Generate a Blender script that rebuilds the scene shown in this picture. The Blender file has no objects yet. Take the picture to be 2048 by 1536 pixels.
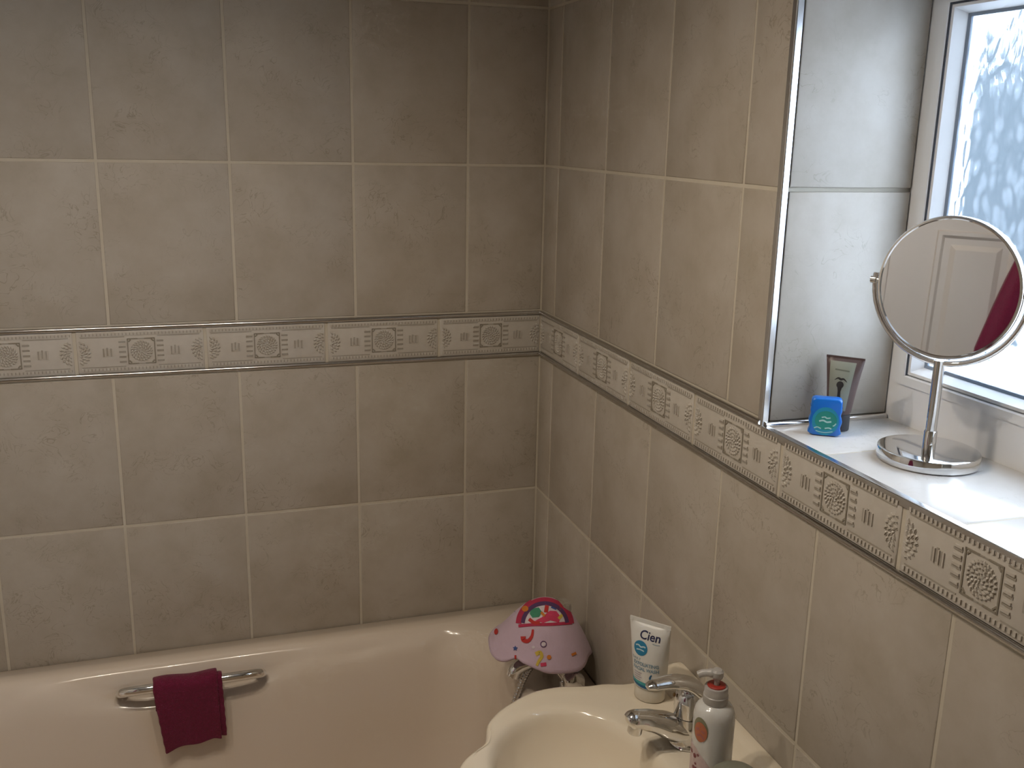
import bpy, bmesh, math, random
from mathutils import Vector, Matrix
from mathutils.bvhtree import BVHTree
from math import sin, cos, pi, sqrt

random.seed(7)
scene = bpy.context.scene
COL = scene.collection

# ------------------------------------------------------------------ camera
cam_d = bpy.data.cameras.new('camera')
cam_d.sensor_width = 36.0
cam_d.lens = 1975.009 / 2048 * 36.0
cam_d.clip_start = 0.02
cam = bpy.data.objects.new('camera', cam_d)
COL.objects.link(cam)
_y, _p, _r = 0.32410, -0.24620, 0.02120
_f = Vector((sin(_y) * cos(_p), cos(_y) * cos(_p), sin(_p)))
_rt = Vector((cos(_y), -sin(_y), 0))
_up = _rt.cross(_f)
_rt2 = cos(_r) * _rt + sin(_r) * _up
_up2 = -sin(_r) * _rt + cos(_r) * _up
CAM = Vector((-0.7877, -2.1425, 1.7143))
m3 = Matrix((_rt2, _up2, -_f)).transposed()
cam.matrix_world = Matrix.Translation(CAM) @ m3.to_4x4()
scene.camera = cam

# ------------------------------------------------------------------ view / world / lamps
scene.view_settings.view_transform = 'Standard'
scene.view_settings.look = 'None'
scene.view_settings.exposure = 0.0
scene.view_settings.gamma = 1.0
scene.view_settings.use_curve_mapping = False
scene.cycles.use_denoising = True
scene.cycles.max_bounces = 8
scene.cycles.use_adaptive_sampling = True
scene.cycles.adaptive_threshold = 0.04
scene.cycles.diffuse_bounces = 3
scene.cycles.glossy_bounces = 5
scene.cycles.transmission_bounces = 8
scene.cycles.caustics_reflective = False
scene.cycles.sample_clamp_indirect = 6.0

world = bpy.data.worlds.new('overcast_sky')
scene.world = world
world.use_nodes = True
wn = world.node_tree.nodes
wl = world.node_tree.links
wn['Background'].inputs['Color'].default_value = (0.79, 0.89, 1.0, 1)
wn['Background'].inputs['Strength'].default_value = 9.6

LAMPS = [(-0.66, -1.00, 2.20), (-0.92, -1.18, 2.20), (-1.14, -0.98, 2.20)]
LAMP_POWER = 13.0
LAMP_COL = (1.0, 0.865, 0.705)

ZO = 1.65
# tile grid heights
Z0, Z1, BT, BB, Z2 = ZO + 0.3345, ZO, ZO - 0.3300, ZO - 0.4380, ZO - 0.7680
TW = 0.253
ROWH = 0.3330
SILL = ZO - 0.340
SOFFIT = 1.98
WY0, WY1 = -0.946, -1.76         # window opening along the window wall
XO = -1.72                       # wall opposite the window
YR = -2.75                       # wall behind the camera
CEIL = 2.36


# ------------------------------------------------------------------ helpers
def nt(m):
    m.use_nodes = True
    return m.node_tree.nodes, m.node_tree.links, m.node_tree.nodes['Principled BSDF']


def mat(name, col, rough=0.5, metal=0.0, spec=0.5, noise=None, bump=None, coat=0.0, trans=0.0, sss=0.0, sheen=0.0):
    """noise = (scale, amount), bump = (scale, strength, distance)"""
    m = bpy.data.materials.new(name)
    N, L, P = nt(m)
    P.inputs['Base Color'].default_value = (*col, 1)
    P.inputs['Roughness'].default_value = rough
    P.inputs['Metallic'].default_value = metal
    P.inputs['Specular IOR Level'].default_value = spec
    P.inputs['Coat Weight'].default_value = coat
    P.inputs['Transmission Weight'].default_value = trans
    P.inputs['Sheen Weight'].default_value = sheen
    if sss:
        P.inputs['Subsurface Weight'].default_value = sss
        P.inputs['Subsurface Radius'].default_value = (0.01, 0.008, 0.006)
    tc = N.new('ShaderNodeTexCoord')
    if noise:
        nz = N.new('ShaderNodeTexNoise')
        nz.inputs['Scale'].default_value = noise[0]
        nz.inputs['Detail'].default_value = 4
        L.new(tc.outputs['Object'], nz.inputs['Vector'])
        mx = N.new('ShaderNodeMix'); mx.data_type = 'RGBA'
        mx.inputs[6].default_value = (*[c * (1 - noise[1]) for c in col], 1)
        mx.inputs[7].default_value = (*[min(1, c * (1 + noise[1])) for c in col], 1)
        L.new(nz.outputs['Fac'], mx.inputs[0])
        L.new(mx.outputs[2], P.inputs['Base Color'])
    if bump:
        nb = N.new('ShaderNodeTexNoise')
        nb.inputs['Scale'].default_value = bump[0]
        nb.inputs['Detail'].default_value = 3
        L.new(tc.outputs['Object'], nb.inputs['Vector'])
        bp = N.new('ShaderNodeBump')
        bp.inputs['Strength'].default_value = bump[1]
        bp.inputs['Distance'].default_value = bump[2]
        L.new(nb.outputs['Fac'], bp.inputs['Height'])
        L.new(bp.outputs['Normal'], P.inputs['Normal'])
    return m


class MB:
    """collects vertices and faces of ONE mesh"""
    def __init__(self):
        self.v, self.f = [], []

    def add(self, vs, fs):
        o = len(self.v)
        self.v += [tuple(p) for p in vs]
        self.f += [tuple(i + o for i in q) for q in fs]
        return self

    def box(self, x0, x1, y0, y1, z0, z1):
        vs = [(x, y, z) for x in (x0, x1) for y in (y0, y1) for z in (z0, z1)]
        fs = [(0, 1, 3, 2), (4, 6, 7, 5), (0, 4, 5, 1), (2, 3, 7, 6), (0, 2, 6, 4), (1, 5, 7, 3)]
        return self.add(vs, fs)

    def rings(self, rings, cap0=True, cap1=True, closed=True):
        n = len(rings[0])
        vs = [p for r in rings for p in r]
        fs = []
        for i in range(len(rings) - 1):
            for j in range(n if closed else n - 1):
                k = (j + 1) % n
                fs.append((i * n + j, i * n + k, (i + 1) * n + k, (i + 1) * n + j))
        if cap0:
            fs.append(tuple(range(n - 1, -1, -1)))
        if cap1:
            o = (len(rings) - 1) * n
            fs.append(tuple(o + j for j in range(n)))
        return self.add(vs, fs)

    def lathe(self, prof, n=40, mtx=None, cap0=True, cap1=True):
        R = []
        for r, z in prof:
            ring = [Vector((r * cos(2 * pi * k / n), r * sin(2 * pi * k / n), z)) for k in range(n)]
            if mtx:
                ring = [mtx @ p for p in ring]
            R.append(ring)
        return self.rings(R, cap0, cap1)

    def tube(self, path, rad, n=16, flat=None, cap=True, upv=None):
        path = [Vector(p) for p in path]
        if not isinstance(rad, (list, tuple)):
            rad = [rad] * len(path)
        R = []
        up = Vector(upv) if upv else None
        for i, p in enumerate(path):
            a = path[max(0, i - 1)]; b = path[min(len(path) - 1, i + 1)]
            t = (b - a).normalized()
            if up is None:
                up = Vector((0, 0, 1)) if abs(t.z) < 0.9 else Vector((1, 0, 0))
            s = t.cross(up)
            if s.length < 1e-6:
                s = t.orthogonal()
            s.normalize()
            u = s.cross(t).normalized()
            if not upv:
                up = u
            fl = flat[i] if isinstance(flat, (list, tuple)) else (flat or 1.0)
            R.append([p + s * (rad[i] * cos(2 * pi * k / n)) + u * (rad[i] * fl * sin(2 * pi * k / n)) for k in range(n)])
        return self.rings(R, cap, cap)

    def build(self, name, material, parent=None, smooth=True, angle=40, bevel=None, data_only=False):
        me = bpy.data.meshes.new(name)
        bm = bmesh.new()
        vs = [bm.verts.new(p) for p in self.v]
        for q in self.f:
            try:
                bm.faces.new([vs[i] for i in q])
            except ValueError:
                pass
        if bevel:
            bmesh.ops.bevel(bm, geom=list(bm.edges), offset=bevel[0], segments=bevel[1], profile=0.5, affect='EDGES', clamp_overlap=True)
        bmesh.ops.recalc_face_normals(bm, faces=bm.faces)
        bm.to_mesh(me)
        bm.free()
        if smooth:
            for p in me.polygons:
                p.use_smooth = True
            try:
                me.set_sharp_from_angle(angle=math.radians(angle))
            except Exception:
                pass
        me.materials.append(material)
        if data_only:
            return me
        return link(name, me, parent)


def link(name, me, parent=None, loc=None):
    o = bpy.data.objects.new(name, me)
    COL.objects.link(o)
    if parent:
        o.parent = parent
    if loc is not None:
        o.location = loc
    return o


def empty(name, loc=(0, 0, 0), rz=0.0, parent=None):
    o = bpy.data.objects.new(name, None)
    o.empty_display_size = 0.02
    COL.objects.link(o)
    o.location = loc
    o.rotation_euler = (0, 0, rz)
    if parent:
        o.parent = parent
    return o


def tag(o, label, cat=None, group=None, kind=None):
    o['label'] = label
    if cat:
        o['category'] = cat
    if group:
        o['group'] = group
    if kind:
        o['kind'] = kind
    return o


def smooth_path(pts, sub=6):
    """Catmull-Rom through the points"""
    P = [Vector(p) for p in pts]
    P = [2 * P[0] - P[1]] + P + [2 * P[-1] - P[-2]]
    out = []
    for i in range(1, len(P) - 2):
        for k in range(sub):
            t = k / sub
            a, b, c, d = P[i - 1], P[i], P[i + 1], P[i + 2]
            out.append(0.5 * ((2 * b) + (c - a) * t + (2 * a - 5 * b + 4 * c - d) * t * t + (3 * b - a - 3 * c + d) * t ** 3))
    out.append(P[-2])
    return out


def interp(tab, x):
    tab = sorted(tab)
    if x <= tab[0][0]:
        return tab[0][1]
    for (a, va), (b, vb) in zip(tab, tab[1:]):
        if x <= b:
            t = (x - a) / (b - a)
            t = t * t * (3 - 2 * t)
            return va + (vb - va) * t
    return tab[-1][1]


# ---- flat print laid onto a curved body
def bvh_of(obj):
    bm = bmesh.new()
    bm.from_mesh(obj.data)
    t = BVHTree.FromBMesh(bm)
    bm.free()
    return t


def poly2(pts):
    bm = bmesh.new()
    bm.faces.new([bm.verts.new((x, y, 0)) for x, y in pts])
    return bm


def disc2(cx, cy, rx, ry=None, n=20, a0=0, a1=2 * pi):
    ry = ry or rx
    return poly2([(cx + rx * cos(a0 + (a1 - a0) * k / n), cy + ry * sin(a0 + (a1 - a0) * k / n)) for k in range(n if a1 - a0 > 6.2 else n + 1)])


def stroke2(path, w):
    P = smooth_path([(x, y, 0) for x, y in path], 5)
    bm = bmesh.new()
    prev = None
    for i, p in enumerate(P):
        t = (P[min(i + 1, len(P) - 1)] - P[max(i - 1, 0)]).normalized()
        n = Vector((-t.y, t.x, 0))
        ww = w(i / (len(P) - 1)) if callable(w) else w
        cur = (bm.verts.new(p + n * ww / 2), bm.verts.new(p - n * ww / 2))
        if prev:
            bm.faces.new((prev[0], prev[1], cur[1], cur[0]))
        prev = cur
    return bm


def star2(cx, cy, r, k=5):
    return poly2([(cx + (r if i % 2 == 0 else r * 0.5) * cos(pi * i / k + 0.3), cy + (r if i % 2 == 0 else r * 0.5) * sin(pi * i / k + 0.3)) for i in range(2 * k)])


def text2(txt, size, cx, cy, rot=0.0, shear=0.0, bold=0.0, sx=1.0):
    cu = bpy.data.curves.new('lettering', 'FONT')
    cu.body = txt
    cu.size = size
    cu.align_x = 'CENTER'
    cu.align_y = 'CENTER'
    cu.shear = shear
    cu.offset = bold
    cu.resolution_u = 3
    o = bpy.data.objects.new('lettering', cu)
    COL.objects.link(o)
    dg = bpy.context.evaluated_depsgraph_get()
    me = bpy.data.meshes.new_from_object(o.evaluated_get(dg))
    bm = bmesh.new()
    bm.from_mesh(me)
    bpy.data.meshes.remove(me)
    bpy.data.objects.remove(o)
    bpy.data.curves.remove(cu)
    for v in bm.verts:
        x, y = v.co.x * sx, v.co.y
        v.co = Vector((cx + x * cos(rot) - y * sin(rot), cy + x * sin(rot) + y * cos(rot), 0))
    return bm


def decal(name, bms, material, parent, bvh, org, U, V, off=0.0005, maxe=0.004):
    """lay 2-D shapes (metres) onto the body below; U right, V up, the print looks along U x V"""
    U, V = Vector(U).normalized(), Vector(V).normalized()
    N = U.cross(V).normalized()
    org = Vector(org)
    vs, fs = [], []
    for bm in bms:
        bmesh.ops.triangulate(bm, faces=list(bm.faces))
        for _ in range(5):
            es = [e for e in bm.edges if e.calc_length() > maxe]
            if not es:
                break
            bmesh.ops.subdivide_edges(bm, edges=es, cuts=1)
            bmesh.ops.triangulate(bm, faces=list(bm.faces))
        idx = {}
        for v in bm.verts:
            p = org + U * v.co.x + V * v.co.y
            h = bvh.ray_cast(p + N * 0.3, -N)
            if h[0] is not None:
                nn = h[1]
                if nn.dot(N) < 0:
                    nn = -nn
                idx[v] = len(vs)
                vs.append(h[0] + nn * off)
        for f in bm.faces:
            if all(v in idx for v in f.verts):
                fs.append([idx[v] for v in f.verts])
        bm.free()
    me = bpy.data.meshes.new(name)
    me.from_pydata([tuple(p) for p in vs], [], fs)
    for p in me.polygons:
        p.use_smooth = True
    me.materials.append(material)
    return link(name, me, parent)


# ------------------------------------------------------------------ materials
def tile_material(name, c_lo, c_mid, c_hi, vein, rough):
    m = bpy.data.materials.new(name)
    N, L, P = nt(m)
    tc = N.new('ShaderNodeTexCoord')
    oi = N.new('ShaderNodeObjectInfo')
    mul = N.new('ShaderNodeMath'); mul.operation = 'MULTIPLY'; mul.inputs[1].default_value = 37.0
    L.new(oi.outputs['Random'], mul.inputs[0])
    cmb = N.new('ShaderNodeCombineXYZ')
    for i in range(3):
        L.new(mul.outputs[0], cmb.inputs[i])
    add = N.new('ShaderNodeVectorMath'); add.operation = 'ADD'
    L.new(tc.outputs['Object'], add.inputs[0])
    L.new(cmb.outputs[0], add.inputs[1])
    n1 = N.new('ShaderNodeTexNoise')
    n1.inputs['Scale'].default_value = 11; n1.inputs['Detail'].default_value = 7; n1.inputs['Roughness'].default_value = 0.62
    L.new(add.outputs[0], n1.inputs['Vector'])
    rp = N.new('ShaderNodeValToRGB')
    e = rp.color_ramp.elements
    e[0].position = 0.30; e[0].color = (*c_lo, 1)
    e[1].position = 0.72; e[1].color = (*c_hi, 1)
    k = e.new(0.5); k.color = (*c_mid, 1)
    L.new(n1.outputs['Fac'], rp.inputs['Fac'])
    # wandering hair-thin marks, gathered in patches
    n2 = N.new('ShaderNodeTexNoise')
    n2.inputs['Scale'].default_value = 24; n2.inputs['Detail'].default_value = 3; n2.inputs['Distortion'].default_value = 1.6
    L.new(add.outputs[0], n2.inputs['Vector'])
    d = N.new('ShaderNodeMath'); d.operation = 'SUBTRACT'; d.inputs[1].default_value = 0.5
    L.new(n2.outputs['Fac'], d.inputs[0])
    ab = N.new('ShaderNodeMath'); ab.operation = 'ABSOLUTE'
    L.new(d.outputs[0], ab.inputs[0])
    mr = N.new('ShaderNodeMapRange')
    mr.inputs['From Min'].default_value = 0.002; mr.inputs['From Max'].default_value = 0.016
    mr.inputs['To Min'].default_value = 1; mr.inputs['To Max'].default_value = 0
    L.new(ab.outputs[0], mr.inputs['Value'])
    n3 = N.new('ShaderNodeTexNoise')
    n3.inputs['Scale'].default_value = 9; n3.inputs['Detail'].default_value = 2
    L.new(add.outputs[0], n3.inputs['Vector'])
    mr3 = N.new('ShaderNodeMapRange')
    mr3.inputs['From Min'].default_value = 0.47; mr3.inputs['From Max'].default_value = 0.64
    L.new(n3.outputs['Fac'], mr3.inputs['Value'])
    mm = N.new('ShaderNodeMath'); mm.operation = 'MULTIPLY'
    L.new(mr.outputs[0], mm.inputs[0]); L.new(mr3.outputs[0], mm.inputs[1])
    m2 = N.new('ShaderNodeMath'); m2.operation = 'MULTIPLY'; m2.inputs[1].default_value = 0.62
    L.new(mm.outputs[0], m2.inputs[0])
    mx = N.new('ShaderNodeMix'); mx.data_type = 'RGBA'
    L.new(m2.outputs[0], mx.inputs[0])
    L.new(rp.outputs['Color'], mx.inputs[6])
    mx.inputs[7].default_value = (*vein, 1)
    L.new(mx.outputs[2], P.inputs['Base Color'])
    P.inputs['Roughness'].default_value = rough
    P.inputs['Specular IOR Level'].default_value = 0.4
    bp = N.new('ShaderNodeBump')
    bp.inputs['Strength'].default_value = 0.12
    bp.inputs['Distance'].default_value = 0.002
    L.new(n1.outputs['Fac'], bp.inputs['Height'])
    L.new(bp.outputs['Normal'], P.inputs['Normal'])
    return m


M = {}
M['tile'] = tile_material('beige_stone_tile', (0.425, 0.375, 0.305), (0.475, 0.425, 0.36), (0.52, 0.475, 0.415), (0.29, 0.245, 0.18), 0.42)
M['sill'] = tile_material('pale_daylit_sill_tile', (0.74, 0.72, 0.68), (0.77, 0.75, 0.72), (0.80, 0.78, 0.75), (0.66, 0.63, 0.58), 0.2)  # cream-white tile, lightened further in colour for daylight glare from the window
M['grout'] = mat('cream_grout', (0.60, 0.545, 0.45), 0.85, noise=(60, 0.06), bump=(300, 0.2, 0.001))
M['border'] = mat('border_ceramic', (0.58, 0.54, 0.485), 0.45, noise=(40, 0.10), bump=(160, 0.15, 0.001))
M['border_dark'] = mat('border_antique_brown', (0.28, 0.25, 0.20), 0.6, noise=(90, 0.2))
M['border_mid'] = mat('border_relief_tint', (0.39, 0.355, 0.305), 0.5, noise=(90, 0.15))  # antique tint, also relief shade put into the colour beside raised marks
M['chrome'] = mat('chrome', (0.80, 0.80, 0.80), 0.06, 1.0, bump=(8, 0.01, 0.001))
M['satin'] = mat('satin_steel', (0.62, 0.62, 0.63), 0.22, 1.0, bump=(400, 0.02, 0.0005))
M['trim'] = mat('polished_trim', (0.80, 0.81, 0.82), 0.20, 1.0, bump=(40, 0.02, 0.001))
M['strip'] = mat('grey_chrome_strip', (0.58, 0.57, 0.56), 0.17, 1.0, bump=(40, 0.02, 0.001))  # evenly greyer metal than the window edge trims
M['basin'] = mat('cream_basin_ceramic', (0.84, 0.755, 0.615), 0.12, coat=0.4, noise=(6, 0.015))
M['bath'] = mat('cream_bath_acrylic', (0.78, 0.68, 0.575), 0.16, coat=0.2, noise=(5, 0.02))
M['upvc'] = mat('white_upvc', (0.86, 0.87, 0.88), 0.35, noise=(5, 0.02))
M['gasket'] = mat('dark_grey_gasket', (0.05, 0.06, 0.085), 0.7, noise=(50, 0.1))
M['plaster'] = mat('cream_paint', (0.72, 0.66, 0.56), 0.8, noise=(8, 0.03), bump=(120, 0.1, 0.001))
M['ceiling'] = mat('white_ceiling_paint', (0.80, 0.78, 0.74), 0.9, noise=(9, 0.02), bump=(150, 0.1, 0.001))
M['floor'] = mat('brown_vinyl', (0.30, 0.24, 0.18), 0.5, noise=(14, 0.25))
M['door'] = mat('dimmed_white_door', (0.56, 0.525, 0.48), 0.4, noise=(10, 0.02), bump=(90, 0.06, 0.001))  # white door, its colour darkened for the dim light on that wall
M['maroon'] = mat('maroon_terry', (0.185, 0.004, 0.045), 0.95, noise=(220, 0.35), bump=(520, 0.9, 0.004), sheen=0.15)
M['white_plastic'] = mat('white_plastic', (0.80, 0.80, 0.80), 0.35, noise=(20, 0.02))


# ------------------------------------------------------------------ walls, floor, ceiling
def slab(name, boxes, material, label):
    b = MB()
    for q in boxes:
        b.box(*q)
    o = b.build(name, material, smooth=False)
    o['kind'] = 'structure'
    o['label'] = label
    return o


GR = 0.0014
wall_left = slab('wall_left', [(XO - 0.1, 0.30, GR, 0.12, 0, CEIL)], M['grout'], 'beige tiled wall behind the bath')
wall_right = slab('wall_right', [
    (GR, 0.30, YR, GR, 0, SILL - 0.006), (GR, 0.30, WY0 + 0.006, GR, SILL - 0.006, CEIL),
    (GR, 0.30, WY1, WY0 + 0.006, SOFFIT, CEIL), (GR, 0.30, YR, WY1, SILL - 0.006, CEIL)], M['grout'],
    'beige tiled wall with the window and the basin')
wall_opp = slab('wall_opposite', [(XO - 0.1, XO, YR, GR, 0, CEIL)], M['plaster'], 'painted wall facing the window')
wall_rear = slab('wall_rear', [(XO - 0.1, 0.30, YR - 0.1, YR, 0, CEIL)], M['plaster'], 'painted wall behind the camera')
slab('floor', [(XO - 0.1, 0.30, YR - 0.1, 0.12, -0.08, 0)], M['floor'], 'brown vinyl bathroom floor')
slab('ceiling', [(XO - 0.1, 0.30, YR - 0.1, 0.12, CEIL, CEIL + 0.08)], M['ceiling'], 'white bathroom ceiling')

GAP = 0.0058
_tile_cache = {}


def tile_mesh(w, h, material):
    """tile in its own plane: width along X, height along Z, face at Y = 0 looking to -Y"""
    key = (round(w, 4), round(h, 4), material.name)
    if key not in _tile_cache:
        b = MB()
        e, d = 0.0016, 0.0045
        w2, h2 = w / 2, h / 2
        R = [[(-w2, d, -h2), (w2, d, -h2), (w2, d, h2), (-w2, d, h2)],
             [(-w2, e * 0.8, -h2), (w2, e * 0.8, -h2), (w2, e * 0.8, h2), (-w2, e * 0.8, h2)],
             [(-w2 + e * 0.4, e * 0.25, -h2 + e * 0.4), (w2 - e * 0.4, e * 0.25, -h2 + e * 0.4), (w2 - e * 0.4, e * 0.25, h2 - e * 0.4), (-w2 + e * 0.4, e * 0.25, h2 - e * 0.4)],
             [(-w2 + e, 0, -h2 + e), (w2 - e, 0, -h2 + e), (w2 - e, 0, h2 - e), (-w2 + e, 0, h2 - e)]]
        b.rings(R)
        _tile_cache[key] = b.build('tile', material, data_only=True, angle=60)
    return _tile_cache[key]


def put_tile(wall, side, u0, u1, z0, z1, material=None):
    """u grows away from the corner"""
    material = material or M['tile']
    w, h = u1 - u0 - GAP, z1 - z0 - GAP
    if w < 0.006 or h < 0.006:
        return
    o = link('tile', tile_mesh(w, h, material), wall)
    uc, zc = (u0 + u1) / 2, (z0 + z1) / 2
    if side == 'left':
        o.location = (-uc, 0, zc)
    else:
        o.location = (0, -uc, zc)
        o.rotation_euler = (0, 0, -pi / 2)
    j = random.uniform(-1, 1) * 0.0008
    o.rotation_euler[1] = j
    return o


def rows():
    out = []
    z = BT
    out.append((BT, Z1)); out.append((Z1, Z0))
    z = Z0
    while z < CEIL - 0.01:
        out.append((z, min(z + ROWH, CEIL))); z += ROWH
    out.append((Z2, BB))
    z = Z2
    while z > 0.01:
        out.append((max(0, z - ROWH), z)); z -= ROWH
    return out


def cols(first, end):
    out, a = [], 0.0
    b = first
    while a < end - 0.005:
        out.append((a, min(b, end)))
        a, b = b, b + TW
    return out


for z0, z1 in rows():
    for u0, u1 in cols(0.181, -XO):
        put_tile(wall_left, 'left', u0, u1, z0, z1)
    for u0, u1 in cols(0.0856, -YR):
        if z1 > SILL + 0.02 and z0 < SOFFIT - 0.02:      # beside the window
            if u1 <= -WY0 or u0 >= -WY1:
                put_tile(wall_right, 'right', u0, u1, z0, z1)
            else:
                if u0 < -WY0:
                    put_tile(wall_right, 'right', u0, -WY0 - 0.002, z0, z1)
                if u1 > -WY1:
                    put_tile(wall_right, 'right', -WY1 + 0.002, u1, z0, z1)
        else:
            put_tile(wall_right, 'right', u0, u1, z0, z1)

# ---- patterned border tiles
BH = 0.088
BZ = (ZO - 0.340 + ZO - 0.428) / 2


def border_meshes():
    w, h = TW - 0.0058, BH
    tm = tile_mesh(w, h, M['border'])

    def bar(b, u, v, du, dv, t=0.0014):
        b.box(u - du / 2, u + du / 2, -t, 0.001, v - dv / 2, v + dv / 2)

    def rbar(b, u, v, L_, W_, a, t=0.0016):
        c, s = cos(a), sin(a)
        pts = [(-L_ / 2, -W_ / 2), (L_ / 2, -W_ / 2), (L_ / 2, W_ / 2), (-L_ / 2, W_ / 2)]
        q = [(u + x * c - y * s, v + x * s + y * c) for x, y in pts]
        q2 = [(u + .6 * (x * c - y * s), v + .6 * (x * s + y * c)) for x, y in pts]
        b.rings([[(x, 0.001, y) for x, y in q], [(x, -t * .5, y) for x, y in q], [(x, -t, y) for x, y in q2]])

    rel, drk, mid = MB(), MB(), MB()
    # bead rows along both long edges
    n = 34
    for k in range(n):
        u = -w / 2 + 0.008 + (w - 0.016) * k / (n - 1)
        for s in (-1, 1):
            bar(rel, u, s * 0.0365, 0.0036, 0.0052, 0.0016)
            bar(mid, u + 0.0035, s * 0.0365, 0.0018, 0.0048, 0.0003)
    for s in (-1, 1):
        for su in (-1, 1):
            bar(mid, su * (0.030 + w / 2 - 0.006) / 2, s * 0.0312, w / 2 - 0.040, 0.0016, 0.0007)
    # framed medallion in the middle
    fu, fv = 0.0262, 0.0262
    for s in (-1, 1):
        bar(drk, s * fu, 0, 0.0022, 2 * fv + 0.002, 0.0010)
        bar(drk, s * fu * 0.62, fv, fu * 0.75, 0.0022, 0.0010)
        bar(drk, s * fu * 0.62, -fv, fu * 0.75, 0.0022, 0.0010)
        bar(mid, s * fu * 0.12, fv, fu * 0.26, 0.0016, 0.0008)
        bar(mid, s * fu * 0.12, -fv, fu * 0.26, 0.0016, 0.0008)
        for q in (-1, 1):
            rbar(drk, s * 0.0222, q * 0.0222, 0.0065, 0.0028, -s * q * pi / 4, 0.0011)
    for r, k, L_, W_ in ((0.0035, 5, .004, .0022), (0.0085, 10, .0052, .0024), (0.0140, 16, .0058, .0026), (0.0195, 22, .0050, .0028)):
        for i in range(k):
            a = 2 * pi * i / k + r * 60
            rbar(rel, r * cos(a), r * sin(a), L_, W_, a + 0.75, 0.0022)
            rbar(mid, (r + .0003) * cos(a + pi / k), (r + .0003) * sin(a + pi / k), L_ * .9, W_ * .5, a + pi / k + 0.75, 0.0006)
    # rungs, tally strokes, half rosettes
    for s in (-1, 1):
        for k in range(5):
            v = (k - 2) * 0.0105
            bar(rel, s * 0.0365, v + .0026, 0.0120, 0.0030, 0.0020)
            bar(mid, s * 0.0370, v - .0008, 0.0135, 0.0034, 0.0008)
        for k in range(3):
            bar(mid, s * 0.0660 + (k - 1) * 0.0072, -0.001 + (0.002 if k == 1 else 0), 0.0030, 0.0170, 0.0012)
            bar(rel, s * 0.0660 + (k - 1) * 0.0072 + .0026, -0.001, 0.0020, 0.0170, 0.0018)
        cx = s * (w / 2 - 0.004)
        for r, k in ((0.006, 4), (0.0125, 7), (0.019, 9)):
            for i in range(k):
                a = -pi / 2 + pi * (i + 0.5) / k
                u, v = cx - s * r * cos(a), r * sin(a) * 1.15
                if abs(u) < w / 2 - 0.002:
                    rbar(rel, u, v, .0062, .0028, (a if s < 0 else pi - a) + 0.7, 0.0022)
                    rbar(mid, u + .0016, v - .0018, .0056, .0018, (a if s < 0 else pi - a) + 0.7, 0.0008)
    return tm, rel.build('relief', M['border'], data_only=True, smooth=False), drk.build('frame_line', M['border_dark'], data_only=True, smooth=False), mid.build('shaded_groove', M['border_mid'], data_only=True, smooth=False)


_bm = border_meshes()


def put_border(wall, side, uc, sx=1.0):
    o = link('border_tile', _bm[0], wall)
    if side == 'left':
        o.location = (-uc, -0.0006, BZ)
    else:
        o.location = (-0.0006, -uc, BZ)
        o.rotation_euler = (0, 0, -pi / 2)
    o.scale = (sx, 1, 1)
    for nm, me in (('relief', _bm[1]), ('frame_line', _bm[2]), ('shaded_groove', _bm[3])):
        q = link(nm, me, o)
        q['kind'] = 'stuff'


u = 0.2454
put_border(wall_left, 'left', u / 2, u / TW)
while u < -XO - 0.05:
    put_border(wall_left, 'left', u + 0.127)
    u += 0.254
u = 0.2375
put_border(wall_right, 'right', u / 2, u / TW)
while u < -YR - 0.1:
    put_border(wall_right, 'right', u + 0.127)
    u += 0.2545


def rod_trim(name, p0, p1, r, label, sq=(1, 1)):
    p0, p1 = Vector(p0), Vector(p1)
    o = MB().tube([p0, (p0 + p1) / 2, p1], r, 20).build(name, M['strip'])
    o['kind'] = 'structure'
    o['label'] = label
    return o


TR = 0.0046
zt, zb = ZO - 0.3348, ZO - 0.4325
rod_trim('trim_1', (XO, -0.0005, zt), (-0.001, -0.0005, zt), TR, 'chrome strip above the border tiles on the bath wall')
rod_trim('trim_2', (XO, -0.0005, zb), (-0.001, -0.0005, zb), TR, 'chrome strip below the border tiles on the bath wall')
rod_trim('trim_3', (-0.0005, -0.001, zt), (-0.0005, WY0 + 0.002, zt), TR, 'chrome strip above the border tiles beside the window')
rod_trim('trim_4', (-0.0005, -0.001, zb), (-0.0005, YR + 0.02, zb), TR, 'chrome strip below the border tiles under the window')


def quadrant(name, axis, a0, a1, cx, cy, r, label):
    """quarter-round edge trim; axis 'z' (jamb) or 'y' (sill nosing)"""
    prof = []
    n = 6
    e = 0.0022
    for k in range(n + 1):
        a = pi / 2 * k / n
        prof.append((-r + e - cos(a) * e, -r + e - sin(a) * e))   # small rounded arris, two flats
    prof = [(-r, 0.0)] + prof + [(0.0, -r)]
    b = MB()
    R = []
    for t in (a0, (a0 + a1) / 2, a1):
        if axis == 'z':
            ring = [Vector((cx + p[0], cy + p[1], t)) for p in prof] + [Vector((cx + r * .05, cy + .0005, t))]
        else:
            ring = [Vector((cx + p[0], t, cy - p[1])) for p in prof] + [Vector((cx, t, cy))]
        R.append(ring)
    b.rings(R)
    o = b.build(name, M['trim'], angle=50)
    o['kind'] = 'structure'
    o['label'] = label
    return o


QR = 0.0105
quadrant('trim_5', 'z', SILL - 0.002, SOFFIT, QR - 0.001, WY0 + QR - 0.001, QR, 'upright chrome edge strip on the window reveal corner')
quadrant('trim_6', 'y', WY1, WY0 - 0.0005, QR - 0.0015, SILL - QR + 0.0015, QR, 'chrome edge strip along the front of the window sill')
rod_trim('trim_7', (0.004, WY0 - 0.002, SILL + 0.002), (0.214, WY0 - 0.002, SILL + 0.002), 0.0052, 'chrome strip where the sill meets the window reveal')

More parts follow.
